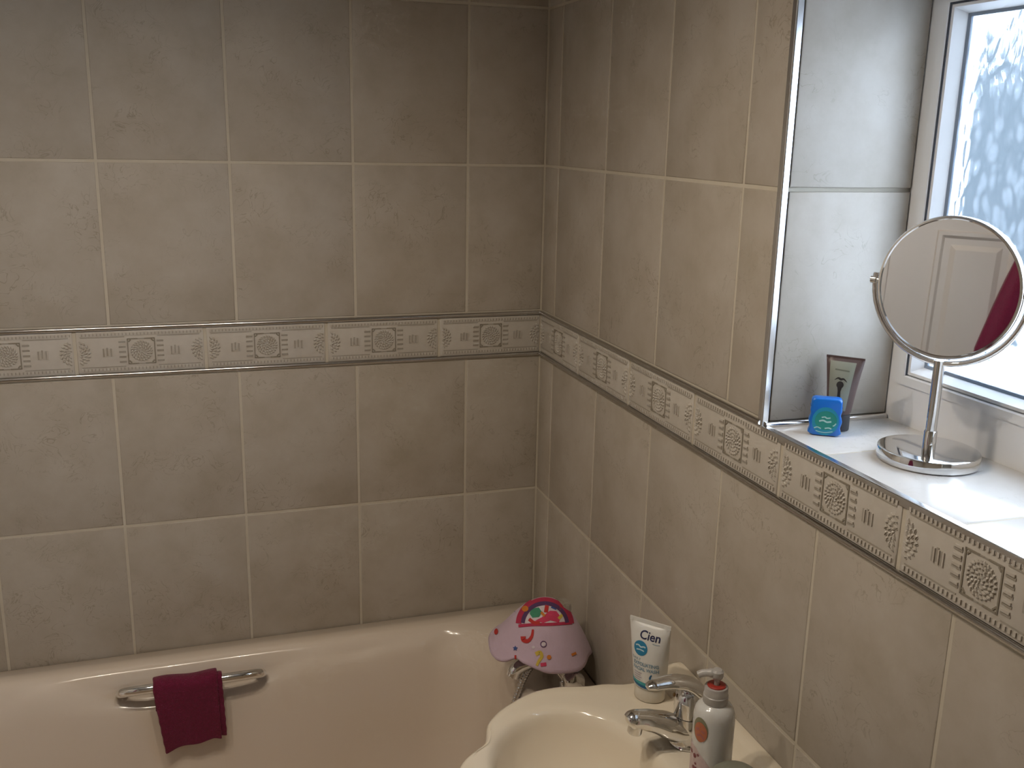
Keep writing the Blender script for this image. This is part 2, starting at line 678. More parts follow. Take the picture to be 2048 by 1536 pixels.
# reveal tiles and sill tiles
FX = 0.217                        # face of the window frame
for z0, z1 in ((SILL + 0.004, Z1), (Z1, SOFFIT)):
    for yy, rot, sgn in ((WY0, 0.0, 1), (WY1, pi, -1)):
        o = link('tile', tile_mesh(FX - QR + 0.002 - GAP, z1 - z0 - GAP, M['tile']), wall_right)
        o.location = ((FX + QR) / 2, yy, (z0 + z1) / 2)
        o.rotation_euler = (0, 0, rot)
yc = [WY0 - 0.004, -1.083, -1.336, -1.589, WY1]
for a, b_ in zip(yc, yc[1:]):
    w, h = (a - b_) - 0.004, FX - QR + 0.004 - 0.003
    o = link('tile', tile_mesh(w, h, M['sill']), wall_right)
    o.location = ((FX + QR - 0.003) / 2, (a + b_) / 2, SILL)
    o.rotation_euler = Matrix(((0, 0, 1), (-1, 0, 0), (0, -1, 0))).to_euler()
slab('trim_9', [(QR, FX, WY1, WY0 + 0.004, SILL - 0.006, SILL - 0.0012)], M['grout'], 'pale grout bed under the window sill tiles')
slab('trim_10', [(0.012, FX + .08, WY1, WY0, SOFFIT - 0.006, SOFFIT)], M['upvc'], 'white lining under the window lintel')


# ------------------------------------------------------------------ window
def picture_frame(b, x0, x1, y0, y1, z0, z1, t):
    """rectangular ring in the YZ plane; y0 > y1; t = bar width"""
    b.box(x0, x1, y1, y0, z0, z0 + t); b.box(x0, x1, y1, y0, z1 - t, z1)
    b.box(x0, x1, y0 - t, y0, z0 + t, z1 - t); b.box(x0, x1, y1, y1 + t, z0 + t, z1 - t)


win = empty('window_1', (FX, (WY0 + WY1) / 2, SILL))
win['kind'] = 'structure'
win['label'] = 'white plastic window with patterned obscure glass'
inv = win.matrix_world


def winpart(name, mb, material, bevel=None, smooth=False):
    o = mb.build(name, material, smooth=smooth, bevel=bevel)
    o.parent = win
    o.location = (-FX, -(WY0 + WY1) / 2, -SILL)
    return o


ya, yb = WY0 + 0.0, WY1
sy0, sz0, sz1 = -0.964, SILL + 0.0565, 1.917
sy1 = WY1 + 0.018
fr2 = MB()
fr2.box(FX, 0.285, WY1 - 0.004, WY0 + 0.004, SILL - 0.004, sz0 + 0.006)
fr2.box(FX, 0.285, WY1 - 0.004, WY0 + 0.004, sz1 - 0.006, SOFFIT)
fr2.box(FX, 0.285, sy0 - 0.006, WY0 + 0.004, sz0 + 0.006, sz1 - 0.006)
fr2.box(FX, 0.285, WY1 - 0.004, sy1 + 0.006, sz0 + 0.006, sz1 - 0.006)
winpart('outer_frame', fr2, M['upvc'])
# sash: mitred moulding lofted round the opening
ST = 0.0165


def moulding(prof, y0, y1, z0, z1):
    """prof = list of (inset, x); closed profile swept round a rectangle"""
    b = MB()
    R = []
    for sy, sz in ((0, 0), (1, 0), (1, 1), (0, 1)):
        ring = []
        for ins, x in prof:
            yy = (y0 - ins) if sy == 0 else (y1 + ins)
            zz = (z0 + ins) if sz == 0 else (z1 - ins)
            ring.append(Vector((x, yy, zz)))
        R.append(ring)
    R.append(R[0])
    b.rings(R, False, False)
    return b


def moulding3(prof, y0, y1, z0, z1):
    """as moulding, but up both sides and across the head only"""
    R = []
    for sy, sz in ((0, 0), (0, 1), (1, 1), (1, 0)):
        R.append([Vector((x, (y0 - ins) if sy == 0 else (y1 + ins), (z0 + ins) if sz == 0 else (z1 - ins))) for ins, x in prof])
    return MB().rings(R, True, True)


winpart('sash', moulding([(0, FX + 0.004), (0.002, FX - 0.003), (ST - 0.002, FX - 0.003), (ST, FX - 0.001), (ST, 0.262), (0, 0.262)], sy0, sy1, sz0, sz1), M['upvc'])
winpart('gasket', moulding3([(ST - .0005, FX - 0.0016), (ST + 0.0022, FX - 0.0012), (ST + 0.0022, FX + 0.004), (ST - .0005, FX + 0.004)], sy0, sy1, sz0, sz1), M['gasket'])
winpart('glazing_bead', moulding([(ST + .002, FX + 0.000), (ST + 0.006, FX + 0.001), (ST + 0.0135, FX + 0.019), (ST + 0.0135, FX + 0.030), (ST + .002, FX + 0.030)], sy0, sy1, sz0, sz1), M['upvc'])
winpart('glass_edge_band', moulding([(ST + 0.0135, FX + 0.0185), (ST + 0.0175, FX + 0.0205), (ST + 0.0175, FX + 0.026), (ST + 0.0135, FX + 0.026)], sy0, sy1, sz0, sz1), mat('grey_glass_edge', (0.22, 0.27, 0.34), 0.6, noise=(40, 0.1)))  # thin blue-grey band round the edge of the pane

# obscure glass: rolled leaf pattern
mg = bpy.data.materials.new('obscure_leaf_glass')
N, L, P = nt(mg)
N.remove(P)
out = N['Material Output']
tc = N.new('ShaderNodeTexCoord')
mp = N.new('ShaderNodeMapping'); mp.inputs['Scale'].default_value = (1, 1.35, 0.62)
mp.inputs['Rotation'].default_value = (0.35, 0, 0)
L.new(tc.outputs['Object'], mp.inputs['Vector'])
dn = N.new('ShaderNodeTexNoise'); dn.inputs['Scale'].default_value = 14; dn.inputs['Detail'].default_value = 1
L.new(tc.outputs['Object'], dn.inputs['Vector'])
vm = N.new('ShaderNodeVectorMath'); vm.operation = 'MULTIPLY_ADD'
vm.inputs[1].default_value = (0.03, 0.03, 0.03)
L.new(dn.outputs['Color'], vm.inputs[0]); L.new(mp.outputs[0], vm.inputs[2])
vo = N.new('ShaderNodeTexVoronoi'); vo.feature = 'SMOOTH_F1'; vo.inputs['Scale'].default_value = 62; vo.inputs['Smoothness'].default_value = 0.45
L.new(vm.outputs[0], vo.inputs['Vector'])
bp = N.new('ShaderNodeBump'); bp.inputs['Strength'].default_value = 1.0; bp.inputs['Distance'].default_value = 0.0022; bp.invert = True
L.new(vo.outputs['Distance'], bp.inputs['Height'])
rf = N.new('ShaderNodeBsdfRefraction'); rf.inputs['Roughness'].default_value = 0.20; rf.inputs['IOR'].default_value = 1.30
rf.inputs['Color'].default_value = (0.93, 0.96, 1.0, 1)
L.new(bp.outputs[0], rf.inputs['Normal'])
tl = N.new('ShaderNodeBsdfTranslucent'); tl.inputs['Color'].default_value = (0.86, 0.91, 1.0, 1)
L.new(bp.outputs[0], tl.inputs['Normal'])
ms = N.new('ShaderNodeMixShader'); ms.inputs[0].default_value = 0.012
lm = N.new('ShaderNodeMapRange')                 # petals are etched, the ground between them is clearer
lm.inputs['From Min'].default_value = 0.27; lm.inputs['From Max'].default_value = 0.54
lm.inputs['To Min'].default_value = 0.050; lm.inputs['To Max'].default_value = 0.004
L.new(vo.outputs['Distance'], lm.inputs['Value'])
L.new(lm.outputs[0], ms.inputs[0])
L.new(rf.outputs[0], ms.inputs[1]); L.new(tl.outputs[0], ms.inputs[2])
gl = N.new('ShaderNodeBsdfGlossy'); gl.inputs['Roughness'].default_value = 0.12
ms2 = N.new('ShaderNodeMixShader'); ms2.inputs[0].default_value = 0.04
L.new(ms.outputs[0], ms2.inputs[1]); L.new(gl.outputs[0], ms2.inputs[2])
L.new(ms2.outputs[0], out.inputs['Surface'])
pane = MB()
gx = FX + 0.0225
gy0, gy1, gz0, gz1 = sy0 - ST - 0.010, sy1 + ST + 0.010, sz0 + ST + 0.010, sz1 - ST - 0.010
pane.box(gx - 0.002, gx + 0.002, gy1, gy0, gz0, gz1)
winpart('glass_pane', pane, mg)

# ------------------------------------------------------------------ outside the window
M['lawn'] = mat('pale_paving', (0.62, 0.64, 0.66), 0.9, noise=(2, 0.1))
M['hedge'] = mat('conifer_green', (0.050, 0.062, 0.070), 0.9, noise=(5, 0.5))
slab('ground_outside', [(0.30, 30, -20, 20, -0.9, -0.6)], M['lawn'], 'pale paved yard outside the window')


hd_ = MB()
R = []
p0, p1 = Vector((5.0, 15.5, -0.6)), Vector((16.5, 0.5, -0.6))
dirv = (p1 - p0).normalized()
perp = Vector((-dirv.y, dirv.x, 0))
for i in range(71):
    c = p0 + (p1 - p0) * (i / 70)
    top = 4.05 + 0.28 * sin(i * 0.55) + 0.22 * sin(i * 1.37 + 1) + random.uniform(-.12, .12)
    ring = []
    for k in range(15):
        a = pi * k / 14
        ring.append(c + perp * (0.8 * cos(a) * (0.75 + 0.25 * sin(a)) * random.uniform(.9, 1.1)) + Vector((0, 0, top * sin(a) ** 0.55 * (random.uniform(.95, 1.03) if 0 < k < 14 else 0))))
    R.append(ring)
hd_.rings(R)
tag(hd_.build('garden_hedge', M['hedge']), 'tall dark hedge blurred behind the obscure window glass', 'hedge')

# ------------------------------------------------------------------ door and towel opposite the window (seen in the mirror)
DY0, DY1 = -0.845, -1.625
door = empty('door_1', (XO, (DY0 + DY1) / 2, 0))
door['kind'] = 'structure'
door['label'] = 'white panelled door reflected in the round mirror'
db = MB().box(0.0, 0.030, DY1 - (DY0 + DY1) / 2, DY0 - (DY0 + DY1) / 2, 0.005, 1.98)
db.build('door_leaf', M['door'], door, smooth=False)
for pc, pw, z0, z1 in ((0.17, 0.22, 0.25, 0.85), (-0.17, 0.22, 0.25, 0.85), (0.17, 0.22, 1.0, 1.575), (-0.17, 0.22, 1.0, 1.575), (0.17, 0.22, 1.67, 1.86), (-0.17, 0.22, 1.67, 1.86)):
    b = MB()
    R = []
    for ins, x in ((0, 0.030), (0.003, 0.037), (0.014, 0.037), (0.022, 0.031), (0.04, 0.031), (0.055, 0.0365)):
        R.append([(x, pc - pw / 2 + ins, z0 + ins), (x, pc + pw / 2 - ins, z0 + ins), (x, pc + pw / 2 - ins, z1 - ins), (x, pc - pw / 2 + ins, z1 - ins)])
    b.rings(R)
    b.build('panel', M['door'], door, smooth=False)
af = MB()
hw = (DY0 - DY1) / 2
af.box(0, 0.02, hw, hw + 0.065, 0, 2.05).box(0, 0.02, -hw - 0.065, -hw, 0, 2.05).box(0, 0.02, -hw, hw, 1.985, 2.05)
af.build('architrave', M['door'], door, smooth=False)
hb = MB().lathe([(0.022, 0.0), (0.022, 0.008), (0.009, 0.012), (0.009, 0.05), (0.012, 0.052)], 20, Matrix.Translation((0.03, 0.33, 0.98)) @ Matrix.Rotation(pi / 2, 4, 'Y'))
hb.tube([(0.075, 0.33, 0.98), (0.078, 0.28, 0.98), (0.075, 0.22, 0.978)], [0.009, 0.008, 0.006], 12)
hb.build('door_handle', M['satin'], door)


def hanging_towel(name, x, yc, w, ztop, zbot, label):
    t = empty(name, (x, yc, zbot))
    tag(t, label, 'towel')
    b = MB()
    n = 40
    R = []
    for i in range(25):
        z = ztop - (ztop - zbot) * i / 24
        k = 0.10 + 0.90 * min(1, (i / 14)) ** 0.7
        f, g = [], []
        for j in range(n + 1):
            s = j / n * 2 - 1
            dep = 0.018 + 0.014 * cos(s * 9 + 0.5) * min(1, i / 6) + 0.006 * sin(s * 17)
            f.append(Vector((dep + 0.02, s * w / 2 * k, z - zbot)))
            g.append(Vector((dep - 0.004, s * w / 2 * k, z - zbot)))
        R.append(f + g[::-1])
    b.rings(R)
    b.build('towel_cloth', M['maroon'], t)
    hk = MB().lathe([(0.02, 0), (0.02, 0.006), (0.006, 0.010), (0.006, 0.035), (0.011, 0.038), (0.011, 0.046)], 16, Matrix.Translation((0.0, 0, ztop - zbot - 0.03)) @ Matrix.Rotation(pi / 2, 4, 'Y'))
    hk.build('hook', M['chrome'], t)
    return t


hanging_towel('bath_towel', XO + 0.038, -1.62, 0.36, 1.72, 0.90, 'maroon bath towel hanging beside the door, seen in the mirror')

# ------------------------------------------------------------------ ceiling light
cl = empty('ceiling_light', (-0.91, -1.05, CEIL))
tag(cl, 'ceiling fitting with three small spotlights above the bathroom', 'lamp')
MB().lathe([(0.11, 0.0), (0.11, -0.018), (0.10, -0.026), (0.0, -0.026)][:3], 40).build('ceiling_plate', M['satin'], cl)
M['bulb'] = bpy.data.materials.new('warm_bulb')
N, L, P = nt(M['bulb'])
P.inputs['Emission Color'].default_value = (1.0, 0.78, 0.5, 1)
P.inputs['Emission Strength'].default_value = 6.0
for lx, ly, lz in LAMPS:
    p = Vector((lx + 0.91, ly + 1.05, lz - CEIL))
    hd = MB()
    hd.tube([(p.x * .35, p.y * .35, -0.02), (p.x * .8, p.y * .8, -0.05), (p.x, p.y, -0.10)], 0.007, 10)
    hd.lathe([(0.018, 0.075), (0.036, 0.055), (0.045, 0.006), (0.043, 0.006), (0.034, 0.05), (0.016, 0.066)], 28, Matrix.Translation(p + Vector((0, 0, 0.012))))
    hh = hd.build('spot_head', M['satin'], cl)
    bb = MB().lathe([(0.004, 0.050), (0.028, 0.040), (0.034, 0.028)], 24, Matrix.Translation(p + Vector((0, 0, 0.012))))
    bb.build('bulb', M['bulb'], hh)
    ld = bpy.data.lights.new('spot_lamp', 'SPOT')
    ld.energy = LAMP_POWER
    ld.color = LAMP_COL
    ld.spot_size = math.radians(172)
    ld.spot_blend = 1.0
    ld.shadow_soft_size = 0.028
    lo = bpy.data.objects.new('spot_lamp', ld)
    COL.objects.link(lo)
    lo.parent = cl
    lo.location = p

# ------------------------------------------------------------------ bath
BZ0 = 0.58
bath = empty('bath', (0, 0, 0))
tag(bath, 'cream acrylic bath with a chrome grab handle along the tiled wall', 'bath')
ZW = [(-1.30, .552), (-1.2, .549), (-1.14, .568), (-1.08, .566), (-1.03, .543), (-.97, .518), (-.91, .507), (-.8, .506), (-.68, .518), (-.59, .553), (-.545, .562), (-.455, .555), (-.41, .563), (-.3, .573), (-.2, .577)]
ZL = [(-1.5, .53), (-1.2, .513), (-.9, .496), (-.72, .500), (-.6, .517), (-.48, .538), (-.36, .560), (-.22, .574)]
YL = [(-1.4, -.10), (-1.2, -.104), (-.9, -.116), (-.72, -.108), (-.6, -.105), (-.36, -.104), (-.2, -.106)]


def bath_ring(xr, xl, yf, yn, r, z, zfun=None, yfun=None):
    """counter-clockwise seen from above, starting on the wall side; equal counts for every ring"""
    pts = []
    nf, ns, nc = 70, 14, 9
    for k in range(nf):                                   # wall side, right to left
        x = (xr - r) + ((xl + r) - (xr - r)) * k / (nf - 1)
        y = yf if yfun is None else yfun(x)
        pts.append(Vector((x, y, z if zfun is None else zfun(x))))

    def corner(cx, cy, a0):
        for k in range(1, nc + 1):
            a = a0 + pi / 2 * k / (nc + 1)
            pts.append(Vector((cx + r * cos(a), cy + r * sin(a), z)))
    corner(xl + r, yf - r, pi / 2)
    for k in range(ns):
        y = (yf - r) + ((yn + r) - (yf - r)) * k / (ns - 1)
        pts.append(Vector((xl, y, z)))
    corner(xl + r, yn + r, pi)
    for k in range(nf):
        x = (xl + r) + ((xr - r) - (xl + r)) * k / (nf - 1)
        pts.append(Vector((x, yn, z)))
    corner(xr - r, yn + r, -pi / 2)
    for k in range(ns):
        y = (yn + r) + ((yf - r) - (yn + r)) * k / (ns - 1)
        pts.append(Vector((xr, y, z)))
    corner(xr - r, yf - r, 0)
    return pts


BX1 = XO + 0.004


def wz(x):
    return 0.538 + (interp(ZW, x) - 0.538) * 0.75


R = [bath_ring(-0.002, BX1, -0.0025, -0.70, 0.006, BZ0 - 0.03),
     bath_ring(-0.002, BX1, -0.0025, -0.70, 0.006, BZ0 - 0.003),
     bath_ring(-0.004, BX1 + .002, -0.0045, -0.698, 0.008, BZ0),
     bath_ring(-0.10, -1.62, -0.055, -0.640, 0.10, BZ0 + 0.003),
     bath_ring(-0.150, -1.60, -0.068, -0.630, 0.125, BZ0 + 0.001),
     bath_ring(-0.157, -1.595, -0.076, -0.624, 0.125, BZ0 - 0.007),
     bath_ring(-0.162, -1.59, -0.083, -0.620, 0.125, BZ0 - 0.018, lambda x: (wz(x) + BZ0 - 0.010) / 2),
     bath_ring(-0.165, -1.585, -0.088, -0.617, 0.125, BZ0 - 0.03, wz),
     bath_ring(-0.168, -1.58, -0.094, -0.613, 0.125, BZ0 - 0.04, lambda x: (wz(x) * .55 + min(interp(ZL, x), BZ0 - 0.045) * .45) + .002, lambda x: interp(YL, x) + 0.006),
     bath_ring(-0.172, -1.57, -0.104, -0.608, 0.125, BZ0 - 0.055, lambda x: min(interp(ZL, x), BZ0 - 0.045), lambda x: interp(YL, x)),
     bath_ring(-0.176, -1.56, -0.112, -0.600, 0.125, BZ0 - 0.085, lambda x: min(interp(ZL, x), BZ0 - 0.045) - 0.025, lambda x: interp(YL, x) - 0.006),
     bath_ring(-0.195, -1.50, -0.135, -0.575, 0.125, 0.36),
     bath_ring(-0.215, -1.44, -0.155, -0.555, 0.125, 0.24),
     bath_ring(-0.245, -1.38, -0.185, -0.525, 0.12, 0.17),
     bath_ring(-0.30, -1.30, -0.240, -0.470, 0.10, 0.145),
     bath_ring(-0.40, -1.1, -0.30, -0.41, 0.04, 0.14)]
tub = MB().rings(R, cap0=False, cap1=True).build('tub', M['bath'], bath, angle=75)
pb = MB()
pb.box(BX1, -0.002, -0.688, -0.672, 0.0, BZ0 - 0.028)
pb.build('front_panel', M['bath'], bath, smooth=False, bevel=(0.004, 2))
# seal along the walls
# grab handle
hy, hz = -0.134, 0.563
hp = smooth_path([(-0.962, -0.080, 0.532), (-0.966, -0.102, 0.544), (-0.960, -0.121, 0.556), (-0.930, -0.131, hz - .001), (-0.87, hy, hz), (-0.82, hy - .001, hz), (-0.77, hy, hz), (-0.712, -0.131, hz - .001), (-0.682, -0.121, 0.556), (-0.676, -0.102, 0.544), (-0.680, -0.080, 0.532)], 6)
MB().tube(hp, [0.0118] * len(hp), 18, flat=0.9).build('grab_handle', M['chrome'], bath)
# waste and overflow
MB().lathe([(0.032, 0.0), (0.032, 0.004), (0.02, 0.006)], 28, Matrix.Translation((-0.42, -0.355, 0.141))).build('waste', M['chrome'], bath)
MB().lathe([(0.03, 0.0), (0.03, 0.006), (0.022, 0.010), (0.005, 0.011)], 28, Matrix.Translation((-0.192, -0.355, 0.43)) @ Matrix.Rotation(-pi / 2 - .1, 4, 'Y')).build('overflow', M['chrome'], bath)

# ------------------------------------------------------------------ flannel over the handle
fl = empty('face_flannel', (-0.826, hy, 0.40))
tag(fl, 'folded maroon face flannel hung over the bath handle', 'flannel')


def flannel_sheet(name, w0, w1, x0, x1, yoff, lf, lb, rr, bottom=None, ph=0.0):
    """sheet over the bar: front length lf, back length lb; x0/x1 left edge top/bottom, w = width"""
    path = []
    for k in range(14):
        path.append((yoff + rr * 0.8 + 0.003, -lb + lb * k / 14))
    for k in range(9):
        a = pi * k / 8
        path.append((yoff + rr * cos(a), rr * sin(a)))
    for k in range(1, 23):
        t = k / 22
        path.append((yoff - rr - 0.004 * sin(t * 2.4), -lf * t))
    n = 26
    vs, fs = [], []
    for i, (py, pz) in enumerate(path):
        t = max(0, -pz / lf) if i > 18 else 0
        for j in range(n + 1):
            s = j / n
            x = (x0 + (x1 - x0) * t) + (w0 + (w1 - w0) * t) * s
            dz = 0
            if bottom and t > 0.5:
                dz = bottom(s) * (t - 0.5) * 2
            yy = py - 0.0025 * sin(s * 5 + ph + t * 3) * t - 0.002 * cos(s * 11 + ph) * t
            vs.append((x + 0.0008 * sin(i * 1.7 + j), yy, pz + dz + 0.163 + 0.002 * sin(s * 8 + ph) * (1 if i > 13 else 0)))
    m_ = n + 1
    for i in range(len(path) - 1):
        for j in range(n):
            fs.append((i * m_ + j, i * m_ + j + 1, (i + 1) * m_ + j + 1, (i + 1) * m_ + j))
    o = MB().add(vs, fs).build(name, M['maroon'], fl, angle=180)
    md = o.modifiers.new('thickness', 'SOLIDIFY')
    md.thickness = 0.0045
    md.offset = 0
    sb = o.modifiers.new('smooth', 'SUBSURF')
    sb.levels = sb.render_levels = 1
    return o


flannel_sheet('back_fold', 0.112, 0.112, -0.046, -0.042, 0.0, 0.116, 0.10, 0.0145, lambda s: -0.012 * s, 1.0)
flannel_sheet('front_fold', 0.130, 0.116, -0.074, -0.057, 0.0, 0.142, 0.085, 0.0215, lambda s: 0.020 * s - 0.012 * (s - .5) ** 2 - 0.006 * max(0, s - .85) / .15, 0.0)

# ------------------------------------------------------------------ wash basin
BD = 0.800
YC = -0.955
basin = empty('wash_basin', (0, YC, 0))
tag(basin, 'cream ceramic pedestal basin with scalloped rim below the window', 'basin')
half = [(-.0005, .210), (-.05, .203), (-.0925, .200), (-.120, .2065), (-.136, .2125), (-.165, .214), (-.190, .220), (-.223, .2265), (-.2705, .222), (-.323, .196), (-.350, .175), (-.368, .154), (-.374, .138), (-.380, .121), (-.390, .104), (-.410, .090), (-.430, .074), (-.4455, .052), (-.456, .026), (-.459, 0)]
full = [Vector((x, y, 0)) for x, y in half] + [Vector((x, -y, 0)) for x, y in half[-2::-1]]
dense = smooth_path(full, 8)
BC = Vector((-0.262, 0, 0))
NB = 128


def outline_at(a):
    """distance from BC to the outline along angle a"""
    d = Vector((cos(a), sin(a)))
    best = None
    pts = dense + [dense[0]]
    for p, q in zip(pts, pts[1:]):
        e = (q - p).to_2d(); w = (p - BC).to_2d()
        den = d.x * e.y - d.y * e.x
        if abs(den) < 1e-9:
            continue
        t = (w.x * e.y - w.y * e.x) / den
        s = (w.x * d.y - w.y * d.x) / den
        if t > 0 and -1e-6 <= s <= 1 + 1e-6:
            best = t if best is None else max(best, t)
    return best or 0.2


ANG = [2 * pi * (k + 0.5) / NB for k in range(NB)]
OUT = [outline_at(a) for a in ANG]
WA, WB, WCX = 0.136, 0.166, -0.270


def bowl_at(a, ka, kb, cx=None):
    """point on the bowl ellipse along angle a"""
    return Vector((ka * cos(a), kb * sin(a), 0)) + Vector(((WCX if cx is None else cx), 0, 0))


def oring(off, z, k=1.0):
    r = []
    for a, d in zip(ANG, OUT):
        dd = max(0.02, d * k - off)
        x = BC.x + dd * cos(a); y = dd * sin(a)
        r.append(Vector((min(x, -0.0008), y, z)))
    return r


def bring(ka, kb, z, cx=None):
    r = []
    for a in ANG:
        r.append(bowl_at(a, ka, kb, cx) + Vector((0, 0, z)))
    return r


def mixring(t, z, ka, kb):
    A, B = oring(0.006, z), bring(ka, kb, z)
    return [p.lerp(q, t) for p, q in zip(A, B)]


RB = [oring(0.16, BD - 0.20, 1.0), oring(0.12, BD - 0.17), oring(0.055, BD - 0.11), oring(0.022, BD - 0.06), oring(0.008, BD - 0.035),
      oring(0.001, BD - 0.024), oring(0.0, BD - 0.014), oring(0.0015, BD - 0.006), oring(0.005, BD - 0.001), oring(0.010, BD + 0.0008)]
for t in (0.3, 0.6, 0.85):
    RB.append(mixring(t, BD, WA + .004, WB + .004))
RB += [bring(WA, WB, BD - 0.0008), bring(WA - 0.005, WB - 0.005, BD - 0.0035), bring(WA - 0.010, WB - 0.010, BD - 0.009), bring(WA - 0.014, WB - 0.014, BD - 0.022),
       bring(WA - 0.021, WB - 0.022, BD - 0.052), bring(WA - 0.038, WB - 0.045, BD - 0.088, -.266), bring(WA - 0.065, WB - 0.082, BD - 0.112, -.26), bring(0.038, 0.04, BD - 0.129, -.25), bring(0.02, 0.02, BD - 0.133, -.25)]
MB().rings(RB, True, True).build('bowl', M['basin'], basin, angle=70)
# raised ledge along the wall
lp = []
for k in range(41):
    y = -0.216 + 0.432 * k / 40
    e = max(0.0, min(1, (0.216 - abs(y)) / 0.035))
    hh = 0.028 * (1 - (1 - e) ** 2) ** 0.5 + 0.0005
    prof = [(-0.0010, -0.006), (-0.0010, hh), (-0.004, hh + 0.0004), (-0.012, hh), (-0.018, hh * 0.93), (-0.0235, hh * 0.74), (-0.029, hh * 0.45), (-0.037, hh * 0.18), (-0.050, 0.0), (-0.052, -0.006)]
    lp.append([Vector((x, y, BD + z)) for x, z in prof])
MB().rings(lp, True, True).build('back_ledge', M['basin'], basin, angle=60)
MB().lathe([(0.13, 0.0), (0.128, 0.012), (0.10, 0.06), (0.085, 0.25), (0.088, 0.45), (0.11, BD - 0.165)], 40, Matrix.Translation((-0.19, 0, 0)) @ Matrix.Diagonal((0.9, 1.05, 1, 1))).build('pedestal', M['basin'], basin)
MB().lathe([(0.021, 0.0), (0.021, 0.003), (0.013, 0.004)], 24, Matrix.Translation((-0.25, 0, BD - 0.1335))).build('waste', M['chrome'], basin)

# ------------------------------------------------------------------ basin mixer tap
tap = empty('basin_mixer_tap', (-0.083, -0.940, BD + 0.0012))
tag(tap, 'chrome single lever mixer tap on the cream basin', 'tap')
MB().lathe([(0.0275, 0.0), (0.0280, 0.002), (0.0270, 0.004), (0.0255, 0.014), (0.0245, 0.028), (0.0240, 0.042), (0.0232, 0.048), (0.0222, 0.0485)], 40).build('body', M['chrome'], tap)
MB().lathe([(0.0226, 0.0490), (0.0236, 0.0500), (0.0238, 0.062), (0.0232, 0.074), (0.0212, 0.084), (0.0165, 0.091), (0.008, 0.0945)], 40).build('cartridge_cap', M['chrome'], tap)
sp = smooth_path([(0.006, 0, 0.022), (-0.020, 0, 0.026), (-0.045, 0, 0.040), (-0.070, 0, 0.050), (-0.088, 0, 0.055), (-0.098, 0, 0.0545), (-0.1045, 0, 0.052)], 6)
n_ = len(sp)
MB().tube(sp, [interp([(0, .0235), (.25, .0225), (.45, .0185), (.65, .0160), (.82, .0158), (.93, .0135), (1, .006)], i / (n_ - 1)) for i in range(n_)], 24, flat=0.9).build('spout', M['chrome'], tap)
MB().lathe([(0.0105, -0.012), (0.0115, -0.010), (0.0118, 0.004), (0.0118, 0.012)], 28, Matrix.Translation((-0.090, 0, 0.044)) @ Matrix.Rotation(0.15, 4, 'Y')).build('aerator', M['chrome'], tap)
lv = smooth_path([(0.016, 0, 0.070), (0.013, 0, 0.084), (0.001, 0, 0.097), (-0.016, 0, 0.1055), (-0.036, 0, 0.1090), (-0.056, 0, 0.1090), (-0.070, 0, 0.1080), (-0.0755, 0, 0.1070)], 6)
n_ = len(lv)
MB().tube(lv, [interp([(0, .0165), (.2, .0215), (.45, .0172), (.75, .0125), (.93, .0080), (1, .0035)], i / (n_ - 1)) for i in range(n_)], 22, flat=[interp([(0, .75), (.3, .62), (1, .6)], i / (n_ - 1)) for i in range(n_)]).build('lever', M['chrome'], tap)
MB().lathe([(0.0032, 0.0), (0.0032, 0.0016), (0.002, 0.002)], 14, Matrix.Translation((-0.0232, 0.006, 0.082)) @ Matrix.Rotation(-pi / 2 + .3, 4, 'Y')).build('hot_cold_dot', mat('amber_dot', (0.30, 0.15, 0.03), 0.4, noise=(200, .1)), tap)

# ------------------------------------------------------------------ bath mixer tap, hose
bt = empty('bath_mixer_tap', (-0.078, -0.375, BZ0))
tag(bt, 'chrome bath shower mixer tap mostly hidden beneath the printed cloth', 'tap')
bb_ = MB()
for s in (-1, 1):
    bb_.lathe([(0.027, 0.002), (0.027, 0.008), (0.020, 0.012), (0.017, 0.030), (0.019, 0.045)], 28, Matrix.Translation((0, s * 0.06, 0)))
bb_.tube([(0, -0.075, 0.052), (0, -0.03, 0.054), (0, 0.03, 0.054), (0, 0.075, 0.052)], [0.021, 0.024, 0.024, 0.021], 24)
bb_.build('body', M['chrome'], bt)
for s in (-1, 1):
    kb = MB()
    T = Matrix.Translation((0, s * 0.076, 0.052)) @ Matrix.Rotation(s * -pi / 2, 4, 'X')
    n = 48
    R = []
    for r, z in ((0.013, 0.0), (0.015, 0.004), (0.0225, 0.007), (0.0235, 0.012), (0.0230, 0.024), (0.0205, 0.030), (0.012, 0.0325), (0.002, 0.033)):
        R.append([T @ Vector((r * (1 - 0.09 * (0.5 + 0.5 * cos(6 * 2 * pi * k / n)) * (1 if 0.006 < z < 0.031 else 0)) * cos(2 * pi * k / n), r * (1 - 0.09 * (0.5 + 0.5 * cos(6 * 2 * pi * k / n)) * (1 if 0.006 < z < 0.031 else 0)) * sin(2 * pi * k / n), z)) for k in range(n)])
    kb.rings(R)
    kb.build('knob', M['chrome'], bt)
sp = smooth_path([(0.0, 0, 0.054), (-0.03, 0, 0.056), (-0.065, 0, 0.055), (-0.092, 0, 0.046), (-0.100, 0, 0.030)], 5)
MB().tube(sp, [0.019, ] * 8 + [0.015] * (len(sp) - 8), 20).build('spout', M['chrome'], bt)
MB().lathe([(0.016, 0.06), (0.016, 0.10), (0.011, 0.11), (0.011, 0.15), (0.02, 0.158), (0.026, 0.172), (0.024, 0.186), (0.012, 0.193)], 24).build('diverter_column', M['chrome'], bt)
hs = empty('shower_hose', (-0.15, -0.34, BZ0))
tag(hs, 'ribbed chrome shower hose hanging into the bath below the cloth', 'hose')
